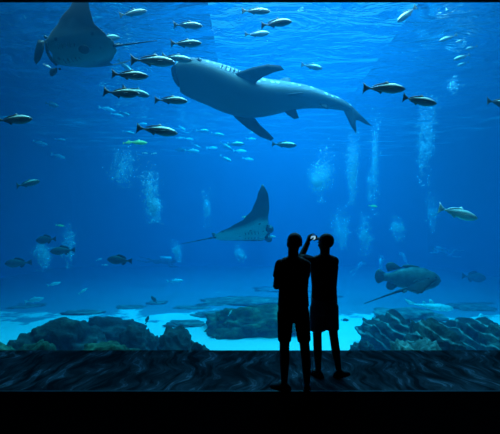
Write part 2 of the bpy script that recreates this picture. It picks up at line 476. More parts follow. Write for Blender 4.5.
fish('smallpale', 261, 239, 8, 1, 8, 'tiny pale fish under the throat of the distant manta ray', d=12)
fish('smallpale', 47, 66, 8, 1, -25, 'tiny bright fish under the mouth of the big manta ray', d=8)
fish('yellow', 245, 217, 6, 1, 0, 'tiny yellow-green fish on the back of the distant manta ray', d=13)

# ------------------------------------------------------------------ grouper, zebra shark
m_gr = principled('mottled grey grouper skin', (.07, .08, .075), rough=.55, noise_amt=.55, noise_scale=9, spec=.3)
m_grf = principled('dark grouper fin', (.035, .04, .04), rough=.6, noise_amt=.4)
def grouper(px, py, ln, d):
    g = thing('grouper', 'huge grey grouper with rounded fins hovering over the reef, a ray at its side', 'fish', at(px, py, d))
    spec = dict(body=[(0, .03), (.04, .085), (.12, .13), (.3, .185), (.5, .195), (.7, .15), (.88, .075), (1, .06)], w=.62)
    bm = bmesh.new(); fish_body(bm, spec, 0, n=22, seg=22, x1=-.36)
    mesh_obj('body', bm, m_gr, g)
    def arc(cx, cz, rx, rz, a0, a1, n=12): return [(cx + rx * math.cos(math.radians(a0 + (a1 - a0) * i / n)), cz + rz * math.sin(math.radians(a0 + (a1 - a0) * i / n))) for i in range(n + 1)]
    def fin(nm, out): 
        bm = bmesh.new(); plate(bm, out, (0, 0, 0), (1, 0, 0), (0, 0, 1), .03); mesh_obj(nm, bm, m_grf, g)
    fin('tail_fin', [(-.33, .06)] + arc(-.42, 0, .075, .12, 100, 260) + [(-.33, -.06)])
    fin('dorsal_fin', [(-.08, .15)] + arc(-.25, .17, .085, .07, 40, 200) + [(-.30, .08)])
    fin('anal_fin', [(-.12, -.13)] + arc(-.24, -.145, .075, .065, -30, -200) + [(-.30, -.07)])
    fin('spiny_dorsal_fin', [(.22, .15), (.16, .2), (.05, .215), (-.06, .21), (-.1, .16), (.05, .16)])
    for s in (1, -1):
        bm = bmesh.new(); plate(bm, [(.0, .03), (-.06, .06), (-.13, .03), (-.14, -.03), (-.07, -.06), (0, -.03)], (.17, s * .118, -.05), (.93, -s * .35, .1), (0, s * .2, 1), .015); mesh_obj('pectoral_fin', bm, m_grf, g)
        bm = bmesh.new(); ball(bm, (.415, s * .062, .045), .016, 10); mesh_obj('eye', bm, M_EYE, g)
    bm = bmesh.new()                                     # lips
    chain(bm, [(.435, -.05, -.03), (.492, -.02, -.015), (.5, 0, -.012), (.492, .02, -.015), (.435, .05, -.03)], [.010, .014, .015, .014, .010], 8)
    mesh_obj('lip', bm, m_grf, g)
    s = ln * d / F
    g.scale = (s, s, s); g.rotation_euler = Matrix.Rotation(math.radians(3), 4, 'Y').to_euler()
    g.rotation_euler.z = math.radians(-8)
grouper(407, 278, 63, 10.4)

m_zs = principled('pale spotted shark skin', (.55, .58, .55), rough=.5, noise_amt=.3, noise_scale=16)
def small_shark(px, py, ln, d):
    g = thing('zebra_shark', 'slender pale shark cruising low over the reef beneath the grouper', 'shark', at(px, py, d))
    spec = dict(body=[(0, .02), (.05, .045), (.15, .072), (.35, .085), (.55, .068), (.75, .038), (1, .012)], w=1.05)
    bm = bmesh.new(); fish_body(bm, spec, .2, n=18, seg=14, x1=-.36); mesh_obj('body', bm, m_zs, g)
    def fin(nm, out, o=(0, 0, 0), U=(1, 0, 0), V=(0, 0, 1)):
        bm = bmesh.new(); plate(bm, out, o, U, V, .016); mesh_obj(nm, bm, m_zs, g)
    fin('tail_fin', [(-.30, .02), (-.40, .055), (-.54, .09), (-.5, .04), (-.44, -.01), (-.42, -.045), (-.32, -.015)], o=(0, .03, 0), U=(1, -.2, 0))
    fin('dorsal_fin', [(.10, .07), (.02, .15), (-.03, .15), (-.02, .06)])
    fin('rear_dorsal_fin', [(-.08, .05), (-.14, .10), (-.17, .09), (-.16, .04)])
    for s in (1, -1):
        fin('pectoral_fin', [(0, .07), (-.10, .02), (-.13, -.03), (.0, -.02)], o=(.2, s * .06, -.03), U=(1, s * .0, 0), V=(-.5, s * -.9, .3))
        bm = bmesh.new(); ball(bm, (.43, s * .045, .015), .009, 8); mesh_obj('eye', bm, M_EYE, g)
    s = ln * d / F
    g.scale = (s, s, s); g.rotation_euler = (0, math.radians(5), math.radians(-10))
small_shark(430, 306, 44, 12.2)

# ------------------------------------------------------------------ rays
def ray_mats(name, back, belly, margin, spots):
    m1 = principled(name + ' back', back, rough=.7, noise_amt=.35, noise_scale=4, spec=.12)
    m, nt, out = mat(name + ' belly')
    b = N(nt, 'ShaderNodeBsdfPrincipled', Roughness=.55)
    uv = N(nt, 'ShaderNodeUVMap'); sp = N(nt, 'ShaderNodeSeparateXYZ'); L(nt, uv.outputs[0], sp.inputs[0])
    tc = N(nt, 'ShaderNodeTexCoord'); nz = N(nt, 'ShaderNodeTexNoise', Scale=3.2, Detail=3.); L(nt, tc.outputs['Object'], nz.inputs['Vector'])
    # uv.x: 0 at the midline .. 1 at the wing tip; uv.y: 0 leading edge .. 1 trailing edge
    a = N(nt, 'ShaderNodeMath', operation='MULTIPLY_ADD'); a.inputs[1].default_value = .22; L(nt, nz.outputs[0], a.inputs[0]); L(nt, sp.outputs['X'], a.inputs[2])
    r1 = ramp(nt, a.outputs[0], [(.42, 0), (.58, 1)])
    c = N(nt, 'ShaderNodeMath', operation='MULTIPLY'); L(nt, sp.outputs['X'], c.inputs[0]); L(nt, sp.outputs['Y'], c.inputs[1])
    r2 = ramp(nt, c.outputs[0], [(.11, 0), (.22, 1)])
    mxx = N(nt, 'ShaderNodeMath', operation='MAXIMUM'); L(nt, r1.outputs[0], mxx.inputs[0]); L(nt, r2.outputs[0], mxx.inputs[1])
    vo = N(nt, 'ShaderNodeTexVoronoi', Scale=7.); L(nt, tc.outputs['Object'], vo.inputs['Vector'])
    r3 = ramp(nt, vo.outputs['Distance'], [(.10, spots), (.2, 0)])
    mx2 = N(nt, 'ShaderNodeMath', operation='MAXIMUM'); L(nt, mxx.outputs[0], mx2.inputs[0]); L(nt, r3.outputs[0], mx2.inputs[1])
    mix = N(nt, 'ShaderNodeMix', data_type='RGBA'); L(nt, mx2.outputs[0], mix.inputs[0])
    mix.inputs[6].default_value = (*belly, 1); mix.inputs[7].default_value = (*margin, 1)
    L(nt, mix.outputs[2], b.inputs['Base Color']); L(nt, b.outputs[0], out.inputs[0])
    return m1, m

def ray_sheet(bm, half_span, le, te, thick, dih, nu=56, nv=16, power=1.2):
    """a ray's disc with wings: dih = (left, right) wing curl in radians; sizes relative to body length 1"""
    uvl = bm.loops.layers.uv.new('UVMap')
    side = {}
    for s in (1, -1):
        y = z = 0.; side[s] = [(0., 0., 0.)]
        K = nu // 2
        for i in range(1, K + 1):
            q = (i - .5) / K
            d0, dmax = dih[0 if s > 0 else 1]
            phi = d0 * min(1, q / .25) + (dmax - d0) * q ** power
            y += math.cos(phi) * half_span / K * s; z += math.sin(phi) * half_span / K
            side[s].append((y, z, phi * s))
    cols = []
    K = nu // 2
    for i in range(-K, K + 1):
        s = 1 if i >= 0 else -1
        q = abs(i) / K
        y, z, phi = side[s][abs(i)]
        xl, = lerp_table(le, q); xt, = lerp_table(te, q); th, = lerp_table(thick, q)
        n = Vector((0, -math.sin(phi), math.cos(phi)))
        top, bot = [], []
        for j in range(nv + 1):
            v = j / nv; v = .5 - .5 * math.cos(PI * v)
            prof = 2.2 * math.sqrt(max(0, v)) * (1 - v) ** .8 * .62
            P = Vector((xl + (xt - xl) * v, y, z))
            if j in (0, nv):
                w = bm.verts.new(P); top.append(w); bot.append(w)
            else:
                top.append(bm.verts.new(P + n * th * prof)); bot.append(bm.verts.new(P - n * th * prof * .8))
        cols.append((q, top, bot))
    for (qa, ta, ba), (qb, tb, bb) in zip(cols, cols[1:]):
        for side_i, (A, B) in enumerate(((ta, tb), (ba, bb))):
            for j in range(nv):
                vs4 = [A[j], A[j + 1], B[j + 1], B[j]]
                uv4 = [(qa, j / nv), (qa, (j + 1) / nv), (qb, (j + 1) / nv), (qb, j / nv)]
                f = bm.faces.new(vs4); f.material_index = side_i
                for lp, uvv in zip(f.loops, uv4): lp[uvl].uv = uvv
    for idx in (0, -1):                                        # close the tips
        q, t, b = cols[idx]
        for j in range(nv):
            a = [t[j], t[j + 1], b[j + 1], b[j]]
            u = []
            for v_ in a:
                if v_ not in u: u.append(v_)
            if len(u) > 2: bm.faces.new(u)

MM = ray_mats('manta skin', (.012, .014, .018), (.13, .145, .14), (.014, .016, .020), .9)
m_mdark = principled('manta black skin', (.012, .014, .018), rough=.5)
LE = [(0, .40), (.10, .44), (.17, .45), (.24, .36), (.42, .20), (.62, .02), (.82, -.20), (1, -.44)]
TE = [(0, -.44), (.08, -.43), (.16, -.36), (.35, -.23), (.6, -.20), (.82, -.31), (1, -.46)]
TH = [(0, .085), (.12, .078), (.3, .04), (.6, .017), (1, .004)]
MM2 = ray_mats('pale-bellied manta skin', (.010, .012, .016), (.40, .42, .40), (.012, .014, .018), .9)
def manta(label, pos, size, f, bank, dih, span=1.0, tail_dir=(-1, 0, .02), lobes=((1, .28), (-1, .2)), le=LE, te=TE, lobe_dir=(.25, 0, -.95), power=1.2, mats=MM, lobe_x=.41, patch=False):
    g = thing('manta_ray', label, 'ray', pos)
    bm = bmesh.new(); ray_sheet(bm, span, le, te, TH, dih, power=power); mesh_obj('body', bm, list(mats), g)
    bm = bmesh.new(); td = Vector(tail_dir).normalized()
    chain(bm, [Vector((-.42, 0, 0)) + td * k for k in (0, .12, .3, .55)], [.018, .011, .008, .004], 8); mesh_obj('tail', bm, m_mdark, g)
    bm = bmesh.new(); plate(bm, [(-.38, .02), (-.43, .085), (-.475, .085), (-.46, .0)], (0, 0, .0), (1, 0, 0), (0, 0, 1), .018); mesh_obj('dorsal_fin', bm, m_mdark, g)
    for s, ln in lobes:
        bm = bmesh.new()
        plate(bm, [(-.05, 0), (-.065, .4 * ln), (-.045, .8 * ln), (0, ln), (.045, .85 * ln), (.065, .45 * ln), (.055, 0)], (lobe_x, s * .17, -.01), (.95, s * .1, .25), Vector(lobe_dir).normalized(), .04)
        mesh_obj('cephalic_fin', bm, m_mdark, g)
        bm = bmesh.new(); ball(bm, (.39, s * .195, .0), .018, 10); mesh_obj('eye', bm, M_EYE, g)
    for s in (1, -1):                                            # gill slits on the belly
        bm = bmesh.new()
        for k in range(5):
            x = .25 - k * .05
            chain(bm, [(x, s * .065, -.066 + .004 * k), (x - .006, s * (.125 - .006 * k), -.052 + .003 * k)], [.007, .005], 6)
        mesh_obj('gill_slits', bm, m_mdark, g)
    if patch:                                                     # dark blotch on the belly
        bm = bmesh.new(); ball(bm, (-.06, .02, -.064), (.075, .055, .016), 16); tag(mesh_obj('belly_blotch', bm, m_mdark, g), 'black blotch on the belly')
    bm = bmesh.new()                                              # wide mouth
    chain(bm, [(.405, -.13, -.018), (.432, -.06, -.02), (.438, 0, -.02), (.432, .06, -.02), (.405, .13, -.018)], [.016, .02, .02, .02, .016], 8)
    mesh_obj('mouth', bm, m_mdark, g)
    g.rotation_euler = frame(f, bank).to_euler(); g.scale = (size,) * 3
    return g
R_ = math.radians
LE2 = [(0, .40), (.10, .44), (.17, .45), (.24, .41), (.42, .40), (.62, .42), (.82, .42), (1, .37)]
TE2 = [(0, -.44), (.08, -.43), (.16, -.36), (.30, -.16), (.45, .04), (.62, .17), (.82, .26), (1, .34)]
manta('big manta ray under the surface, one wing raised to the top, pale belly showing', at(82, 50, 8.6), 1.72, (-1, .12, -.06), R_(46),
      ((R_(22), R_(55)), (R_(40), R_(95))), span=.84, lobes=((1, .30), (-1, .11)), lobe_dir=(.45, -.8, -.5), lobe_x=.45, patch=True)
manta('smaller distant manta ray with one dark wing curled up, gliding above the two people', at(242, 234, 12.0), 1.9, (1, .08, .12), R_(-26),
      ((R_(12), R_(30)), (R_(0), R_(92))), span=.93, tail_dir=(-1, .05, -.06), lobes=((1, .12), (-1, .12)), le=LE2, te=TE2, power=2., mats=MM2)

SM_ = ray_mats('stingray skin', (.006, .007, .008), (.014, .016, .017), (.014, .016, .017), .2)
m_sdark = principled('stingray tail skin', (.012, .014, .018), rough=.55)
def stingray(px, py, d, size):
    g = thing('stingray', 'dark stingray in front of the grouper, its long tail trailing behind it', 'ray', at(px, py, d))
    le = [(0, .46), (.2, .40), (.5, .24), (.8, .06), (1, -.06)]; te = [(0, -.42), (.2, -.38), (.5, -.32), (.8, -.20), (1, -.12)]
    th = [(0, .20), (.3, .16), (.6, .08), (1, .012)]
    bm = bmesh.new(); ray_sheet(bm, .52, le, te, th, ((R_(-10), R_(-42)), (R_(-14), R_(-50))), nu=36, nv=14); mesh_obj('body', bm, list(SM_), g)
    bm = bmesh.new(); chain(bm, [(-.38, 0, .01), (-.7, .0, .0), (-1.1, .02, -.02), (-1.62, .05, -.05)], [.055, .034, .022, .010], 10); mesh_obj('tail', bm, m_sdark, g)
    for s in (1, -1):
        bm = bmesh.new(); plate(bm, [(.02, 0), (-.02, .12), (-.12, .15), (-.16, .06), (-.10, 0)], (-.36, s * .03, -.01), (1, 0, 0), (0, s, -.45), .03); mesh_obj('pelvic_fin', bm, m_sdark, g)
        bm = bmesh.new(); ball(bm, (.27, s * .09, .10), .025, 10); mesh_obj('eye', bm, M_EYE, g)
    g.rotation_euler = frame((1, -.25, .36), R_(-12)).to_euler(); g.scale = (size,) * 3
stingray(420, 285, 9.5, .84)
# ------------------------------------------------------------------ whale shark
def shark_mat():
    m, nt, out = mat('whale shark skin')
    b = N(nt, 'ShaderNodeBsdfPrincipled', Roughness=.5); b.inputs['Specular IOR Level'].default_value = .35
    uv = N(nt, 'ShaderNodeUVMap'); sp = N(nt, 'ShaderNodeSeparateXYZ'); L(nt, uv.outputs[0], sp.inputs[0])
    tc = N(nt, 'ShaderNodeTexCoord')
    vo = N(nt, 'ShaderNodeTexVoronoi', Scale=5.5); vo.inputs['Randomness'].default_value = .35
    L(nt, tc.outputs['Object'], vo.inputs['Vector'])
    dots = ramp(nt, vo.outputs['Distance'], [(.24, 1), (.34, 0)])
    up = ramp(nt, sp.outputs['Y'], [(.36, 0), (.46, 1)])          # uv.y: 0 belly midline, 1 back midline
    base = N(nt, 'ShaderNodeMix', data_type='RGBA'); L(nt, up.outputs[0], base.inputs[0])
    base.inputs[6].default_value = (.042, .048, .05, 1); base.inputs[7].default_value = (.014, .017, .02, 1)
    dm = N(nt, 'ShaderNodeMath', operation='MULTIPLY'); L(nt, dots.outputs[0], dm.inputs[0]); L(nt, up.outputs[0], dm.inputs[1])
    sp2 = N(nt, 'ShaderNodeMix', data_type='RGBA'); L(nt, dm.outputs[0], sp2.inputs[0]); L(nt, base.outputs[2], sp2.inputs[6]); sp2.inputs[7].default_value = (.55, .60, .55, 1)
    L(nt, sp2.outputs[2], b.inputs['Base Color']); L(nt, b.outputs[0], out.inputs[0])
    return m
M_WS = shark_mat()
M_WSF = principled('whale shark fin skin', (.018, .021, .024), rough=.7, spec=.15, noise_amt=.4, noise_scale=6)
def whale_shark():
    D = 10.6; k = D / F                                   # metres per picture pixel at its depth
    O = at(270, 95, D)
    g = thing('whale_shark', 'enormous spotted whale shark gliding beneath the surface towards the big manta ray', 'shark', O)
    def W(px, py, dy=0.0): return Vector(((px - 270) * k, dy, (95 - py) * k))
    bank = R_(40)
    # (px, py of the centre, depth offset, half width, half height in px)
    S = [(182, 82, -.45, 10, 7), (184, 82, -.45, 15, 9.5), (190, 83, -.42, 18, 12), (200, 85.5, -.38, 19.5, 14), (214, 89, -.30, 20.5, 16), (230, 94, -.22, 21, 18),
         (246, 98, -.14, 20, 18.5), (262, 98.5, -.06, 18, 17), (280, 97, 0, 15, 14.5), (298, 95.5, .08, 12, 12), (314, 96, .16, 9.5, 10), (330, 98.5, .22, 7, 8),
         (343, 101.5, .26, 5, 6), (351, 104.5, .28, 3.5, 4.5), (354, 106, .29, 2.5, 3.5)]
    bm = bmesh.new(); uvl = bm.loops.layers.uv.new('UVMap')
    pts = [(W(a, b, c), hw * k, hh * k) for a, b, c, hw, hh in S]
    NS, NR = 60, 32
    def samp(t):
        f = t * (len(pts) - 1); i = min(int(f), len(pts) - 2); q = f - i
        p0, p1, p2, p3 = (pts[max(0, i - 1)], pts[i], pts[i + 1], pts[min(len(pts) - 1, i + 2)])
        def cr(a, b, c, d): return .5 * ((2 * b) + (c - a) * q + (2 * a - 5 * b + 4 * c - d) * q * q + (3 * b - a - 3 * c + d) * q ** 3)
        return cr(p0[0], p1[0], p2[0], p3[0]), cr(p0[1], p1[1], p2[1], p3[1]), cr(p0[2], p1[2], p2[2], p3[2])
    fr = []
    rings = []
    for i in range(NS + 1):
        t = i / NS
        C, hw, hh = samp(t); C2, _, _ = samp(min(1, t + .01)); C1, _, _ = samp(max(0, t - .01))
        T = (C1 - C2).normalized()
        M = frame(T, bank); l = M.col[1].copy(); u = M.col[2].copy()
        fr.append((C, hw, hh, T, l, u))
        ring = []
        for j in range(NR):
            a = 2 * PI * j / NR
            ca, sa = math.cos(a), math.sin(a)
            e = .85
            x_ = math.copysign(abs(ca) ** e, ca) * hw; z_ = math.copysign(abs(sa) ** e, sa) * hh
            ridge = .035 * hh * (math.exp(-((a - 1.0) / .07) ** 2) + math.exp(-((a - 2.14) / .07) ** 2) + 1.6 * math.exp(-((a - PI / 2) / .07) ** 2)) if .2 < t < .95 else 0
            ring.append(bm.verts.new(C + l * x_ + u * (z_ + ridge)))
        rings.append(ring)
    for i in range(NS):
        for j in range(NR):
            f = bm.faces.new((rings[i][j], rings[i][(j + 1) % NR], rings[i + 1][(j + 1) % NR], rings[i + 1][j]))
            for lp, (ii, jj) in zip(f.loops, ((i, j), (i, j + 1), (i + 1, j + 1), (i + 1, j))):
                lp[uvl].uv = (ii / NS, .5 + .5 * math.sin(2 * PI * jj / NR))
    for ring, s in ((rings[0], -1), (rings[-1], 1)): bm.faces.new(ring[::s])
    mesh_obj('body', bm, M_WS, g)
    def near(px): return min(fr, key=lambda r: abs(r[0].x / k + 270 - px))
    def fin(name, out, o, U, V, t=.09):
        bm = bmesh.new(); plate(bm, [(a * k, b * k) for a, b in out], o, U, V, t); return mesh_obj(name, bm, M_WSF, g)
    # pectoral fins: U runs back along the body, V out along the fin
    C, hw, hh, T, l, u = near(236)
    back = -T
    sick = [(-13, -3), (-4, 5), (8, 14), (20, 21), (31, 23.5), (36, 21), (29, 17), (20, 9), (15, 2), (12, -4)]
    fin('pectoral_fin', sick, C + l * hw * .86 - u * hh * .25, back, (l * .9 + u * .15).normalized())
    C, hw, hh, T, l, u = near(243)
    sick2 = [(-14, -3), (-3, 5), (11, 11), (27, 15.5), (39, 16), (41, 12.5), (34, 8.5), (24, 4), (12, -4)]
    fin('pectoral_fin', sick2, C - l * hw * .78 - u * hh * .45, back, (-l * .92 - u * .25).normalized())
    C, hw, hh, T, l, u = near(288)
    fin('dorsal_fin', [(-13, -3), (-7, 12), (0, 22), (8, 26), (12, 24), (10, 12), (11, -3)], C + u * hh * .85, -T, (u * .95).normalized(), .07)
    C, hw, hh, T, l, u = near(322)
    fin('rear_dorsal_fin', [(-5, -2), (0, 5), (6, 8), (6, -1)], C + u * hh * .85, -T, u, .05)
    C, hw, hh, T, l, u = near(287)
    for s in (1, -1):
        fin('pelvic_fin', [(-8, -2), (-2, 6), (5, 11), (10, 10), (8, 2), (7, -2)], C + l * s * hw * .55 - u * hh * .7, -T, (l * s * .6 - u * .8).normalized(), .05)
    C, hw, hh, T, l, u = near(322)
    fin('anal_fin', [(-5, -2), (0, 6), (6, 9), (6, -1)], C - u * hh * .8, -T, -u, .05)
    # tail: long upper lobe swept back, shorter lower lobe
    o = W(350, 103.5, .27)
    ux, uz = Vector((1, .35, 0)).normalized(), Vector((0, .15, 1)).normalized()
    fin('tail_fin', [(-5, 3.5), (4, 3), (12, -4), (29, -18), (17, -13.5), (9.5, -13), (8, -20), (9, -28), (3.5, -21), (-1, -12), (-5, -4.5)], o, ux, uz, .08)
    # blunt head: mouth line and eyes
    bm = bmesh.new()
    ml = []
    C, hw, hh, T, l, u = fr[1]
    for a in (-80, -50, -20, 10, 40, 70):
        ar = R_(a); ml.append(C + T * (.10 * math.cos(ar)) + l * hw * 1.0 * math.sin(ar) - u * hh * .18)
    chain(bm, ml, [.04, .07, .08, .08, .07, .04], 8); mesh_obj('mouth', bm, M_WSF, g)
    C, hw, hh, T, l, u = near(199)
    for s in (1, -1):
        bm = bmesh.new(); ball(bm, C + l * s * hw * .98, .06, 10); mesh_obj('eye', bm, M_EYE, g)
    for s in (1, -1):
        bm = bmesh.new()
        for j in range(5):
            C, hw, hh, T, l, u = near(216 + 4 * j)
            q = [C + l * s * hw * math.cos(R_(a)) * 1.005 + u * hh * math.sin(R_(a)) * 1.005 for a in (-30, -8, 14, 34)]
            chain(bm, q, [.012, .022, .022, .012], 6)
        mesh_obj('gill_slits', bm, M_WSF, g)
whale_shark()

# ------------------------------------------------------------------ divers
M_SUIT = principled('black wetsuit', (.02, .022, .026), rough=.7)
M_SUITP = principled('light grey wetsuit', (.34, .38, .40), rough=.7)
M_TANK = principled('white painted air tank', (.6, .64, .64), rough=.35)
M_FINP = principled('pale swim fin', (.55, .62, .60), rough=.5)
def diver(label, pos, yaw, pitch, suit, finm, arm=0., knee=.15, scale=1.):
    g = thing('scuba_diver', label, 'person', pos)
    bm = bmesh.new()
    ell = [(0, .05, .04), (.08, .13, .10), (.3, .18, .12), (.5, .19, .12), (.6, .10, .08)]
    loft(bm, [[Vector((x - .3, hw * math.cos(2 * PI * k / 16), hd * math.sin(2 * PI * k / 16))) for k in range(16)] for x, hw, hd in ell])
    frustum(bm, (.27, 0, .01), (.38, 0, .04), .065, .06)
    ball(bm, (.46, 0, .07), (.12, .085, .105), 14)
    ball(bm, (.56, 0, .03), (.03, .025, .03), 8)
    for s in (1, -1):
        chain(bm, [(.22, s * .17, 0), (.34, s * .26, -.2 - arm * .1), (.55, s * .12, -.24 + arm * .2), (.63, s * .10, -.22 + arm * .22)], [.06, .048, .036, .034])
        for q in range(4):
            chain(bm, [(.65, s * .10 + (q - 1.5) * .018, -.22 + arm * .22), (.71, s * .10 + (q - 1.5) * .022, -.235 + arm * .22), (.74, s * .1 + (q - 1.5) * .022, -.26 + arm * .22)], [.011, .010, .009], 8)
        chain(bm, [(.62, s * .075, -.22 + arm * .22), (.65, s * .05, -.25 + arm * .22)], [.012, .01], 8)
        kz = knee * s
        chain(bm, [(-.25, s * .09, 0), (-.66, s * .12, -.03 - kz * .5), (-1.05, s * .11, .03 + kz * .6), (-1.16, s * .11, .02 + kz * .6)], [.09, .06, .042, .05])
    fuse('body', bm, suit, g, .014, 2)
    bm = bmesh.new(); frustum(bm, (-.28, 0, .22), (.24, 0, .22), .085, .085); frustum(bm, (.24, 0, .22), (.33, 0, .22), .03, .025); mesh_obj('air_tank', bm, M_TANK, g)
    bm = bmesh.new(); ball(bm, (.545, 0, .095), (.045, .075, .05), 12); mesh_obj('mask', bm, M_EYE, g)
    bm = bmesh.new(); chain(bm, [(.33, 0, .24), (.45, -.14, .16), (.58, -.06, .02)], [.018, .018, .018], 8); mesh_obj('hose', bm, M_EYE, g)
    for s in (1, -1):
        kz = knee * s
        bm = bmesh.new(); plate(bm, [(0, -.05), (-.2, -.075), (-.52, -.11), (-.56, 0), (-.52, .11), (-.2, .075), (0, .05)], (-1.14, s * .11, .02 + kz * .6), (1, 0, -.15), (0, 1, 0), .035); mesh_obj('swim_fin', bm, finm, g)
    g.rotation_euler = (Matrix.Rotation(yaw, 4, 'Z') @ Matrix.Rotation(-pitch, 4, 'Y')).to_euler(); g.scale = (scale,) * 3
diver('diver in a black wetsuit swimming level, bubbles rising from the regulator', at(166, 262, 21), R_(-10), R_(-3), M_SUIT, M_SUIT, scale=.95)
DV = 'divers in pale suits'
diver('pale diver upright over the reef, closest to the grouper tail', at(381, 262, 22), R_(60), R_(70), M_SUITP, M_FINP, scale=.55, arm=.6, knee=.3)
diver('pale diver farthest from the grouper, arms out beyond the photographer', at(361, 265, 25), R_(20), R_(40), M_SUITP, M_FINP, scale=.55, arm=.3, knee=.3)
diver('pale diver hovering just above the back of the grouper', at(403, 256, 25), R_(120), R_(55), M_SUITP, M_FINP, scale=.48, arm=.5)
diver('pale diver swimming level between the grouper and the pale-bellied fish', at(440, 251, 24), R_(185), R_(10), M_SUITP, M_FINP, scale=.85, knee=.4)

# ------------------------------------------------------------------ bubbles
m_bub, nt, out = mat('air bubble')
b1 = N(nt, 'ShaderNodeBsdfTransparent'); b2 = N(nt, 'ShaderNodeBsdfDiffuse'); b2.inputs[0].default_value = (.85, .92, .95, 1)
b3 = N(nt, 'ShaderNodeBsdfGlossy', Roughness=.1); lwb = N(nt, 'ShaderNodeLayerWeight'); lwb.inputs[0].default_value = .4
ma = N(nt, 'ShaderNodeMixShader', Fac=.5); L(nt, b2.outputs[0], ma.inputs[1]); L(nt, b3.outputs[0], ma.inputs[2])
rb = ramp(nt, lwb.outputs['Facing'], [(.0, .25), (.8, .9)])
mb_ = N(nt, 'ShaderNodeMixShader'); L(nt, rb.outputs[0], mb_.inputs[0]); L(nt, b1.outputs[0], mb_.inputs[1]); L(nt, ma.outputs[0], mb_.inputs[2])
L(nt, mb_.outputs[0], out.inputs[0])
OCTA = [Vector(v) for v in ((1, 0, 0), (-1, 0, 0), (0, 1, 0), (0, -1, 0), (0, 0, 1), (0, 0, -1))]
_ico = bmesh.new(); bmesh.ops.create_icosphere(_ico, subdivisions=1, radius=1)
ICO_V = [v.co.copy() for v in _ico.verts]; ICO_F = [[v.index for v in f.verts] for f in _ico.faces]; _ico.free()
rb_ = random.Random(21)
def bubbles(px, y0, y1, w, d, n, label, r=(.010, .026), strands=3, lean=0.):
    """a rising column of exhaled bubbles: several wandering strands, wider and thinner towards the top"""
    k = d / F
    vs_, fs = [], []
    base = at(px, y1, d)
    H = (y1 - y0) * k
    st = [(rb_.uniform(-.5, .5), rb_.uniform(0, .4), rb_.uniform(.4, 1), rb_.uniform(0, 9)) for _ in range(strands)]
    for _ in range(n):
        x0, a, b, ph = st[rb_.randrange(strands)]
        t = a + (b - a) * (rb_.random() + rb_.random() * .6) ** 1.2 * .75 if rb_.random() < .85 else rb_.random() ** 1.5
        wid = w * k * (.25 + .30 * t)
        c = Vector((x0 * w * k * .8 + .12 * w * k * math.sin(ph + t * 5) + rb_.gauss(0, wid * .52) + lean * t * k, rb_.gauss(0, wid * .4), H * t))
        rr = rb_.uniform(*r) * (1.5 if rb_.random() < .06 else 1)
        o = len(vs_)
        flat = rb_.uniform(.55, .9)
        vs_ += [c + Vector((v.x * rr, v.y * rr, v.z * rr * flat)) for v in ICO_V]
        fs += [[i + o for i in f] for f in ICO_F]
    me = bpy.data.meshes.new('bubbles'); me.from_pydata(vs_, [], fs); me.materials.append(m_bub)
    for p in me.polygons: p.use_smooth = True
    o = link(bpy.data.objects.new('bubble_column', me)); o.location = base
    return tag(o, label, 'bubbles', 'bubble columns', 'stuff')
BUB = [(155, 172, 224, 16, 16, 420, 'bright cloud of bubbles rising beneath the yellow-green fish', 4, -4),
       (122, 146, 188, 22, 18, 260, 'faint wide veil of bubbles below the overlapping silver fish', 5, 6),
       (178, 238, 262, 8, 20.5, 160, 'tight bright bubbles over the black-suited diver', 2, -6),
       (207, 190, 228, 6, 20, 110, 'thin streak of bubbles behind the manta ray tail', 2, 0),
       (241, 243, 262, 8, 20, 90, 'short streak of bubbles below the distant manta ray', 2, 0),
       (324, 148, 202, 20, 18, 520, 'wide bright bubble column below the whale shark tail', 5, 0),
       (352, 132, 205, 10, 18, 420, 'tall bubble column directly under the whale shark tail tip', 3, 2),
       (374, 120, 215, 8, 19, 330, 'thin tall bubble column beside the one under the tail tip', 3, 0),
       (340, 205, 250, 14, 20, 300, 'lower bubbles over the pale divers beyond the photographer', 4, 0),
       (368, 215, 256, 12, 20, 280, 'bubbles rising off the two pale divers by the grouper tail', 3, 0),
       (400, 214, 242, 12, 20, 200, 'bubbles rising above the pale diver over the grouper', 3, 0),
       (426, 96, 186, 12, 18, 420, 'tall bubble column below the second of the plump silver fish', 4, 2),
       (453, 76, 95, 10, 17, 90, 'small bubble cluster under the bunch of five fish', 2, 0),
       (432, 190, 232, 8, 20, 170, 'bubbles beside the pale-bellied fish', 2, -2),
       (42, 238, 272, 14, 17, 240, 'bubbles around the dark fish with a pale belly', 3, 0),
       (67, 224, 268, 10, 17, 200, 'bubbles behind the deep-bodied dark fish', 2, 0),
       (200, 60, 120, 14, 19, 0, '', 3, 0)]
for px, y0, y1, w, d, n, lab, st, lean in BUB:
    d *= .76
    if n: bubbles(px, y0, y1, w, d, int(n * 2.5), lab, strands=st + 2, lean=lean)

# ------------------------------------------------------------------ rocks of the reef
def rock_mat(name, c1, c2, c3):
    m, nt, out = mat(name)
    b = N(nt, 'ShaderNodeBsdfPrincipled', Roughness=.9); b.inputs['Specular IOR Level'].default_value = .15
    tc = N(nt, 'ShaderNodeTexCoord')
    nz = N(nt, 'ShaderNodeTexNoise', Scale=2.6, Detail=8., Roughness=.65); L(nt, tc.outputs['Object'], nz.inputs['Vector'])
    r = ramp(nt, nz.outputs[0], [(.36, c1), (.52, c2), (.66, c3)])
    bp = N(nt, 'ShaderNodeBump', Strength=.9, Distance=.12); L(nt, nz.outputs[0], bp.inputs['Height'])
    L(nt, r.outputs[0], b.inputs['Base Color']); L(nt, bp.outputs[0], b.inputs['Normal']); L(nt, b.outputs[0], out.inputs[0])
    return m
M_R1 = rock_mat('dark reef rock', (.010, .013, .014), (.030, .038, .036), (.085, .10, .085))
M_R2 = rock_mat('algae-grown reef rock', (.018, .026, .022), (.06, .085, .05), (.17, .20, .12))
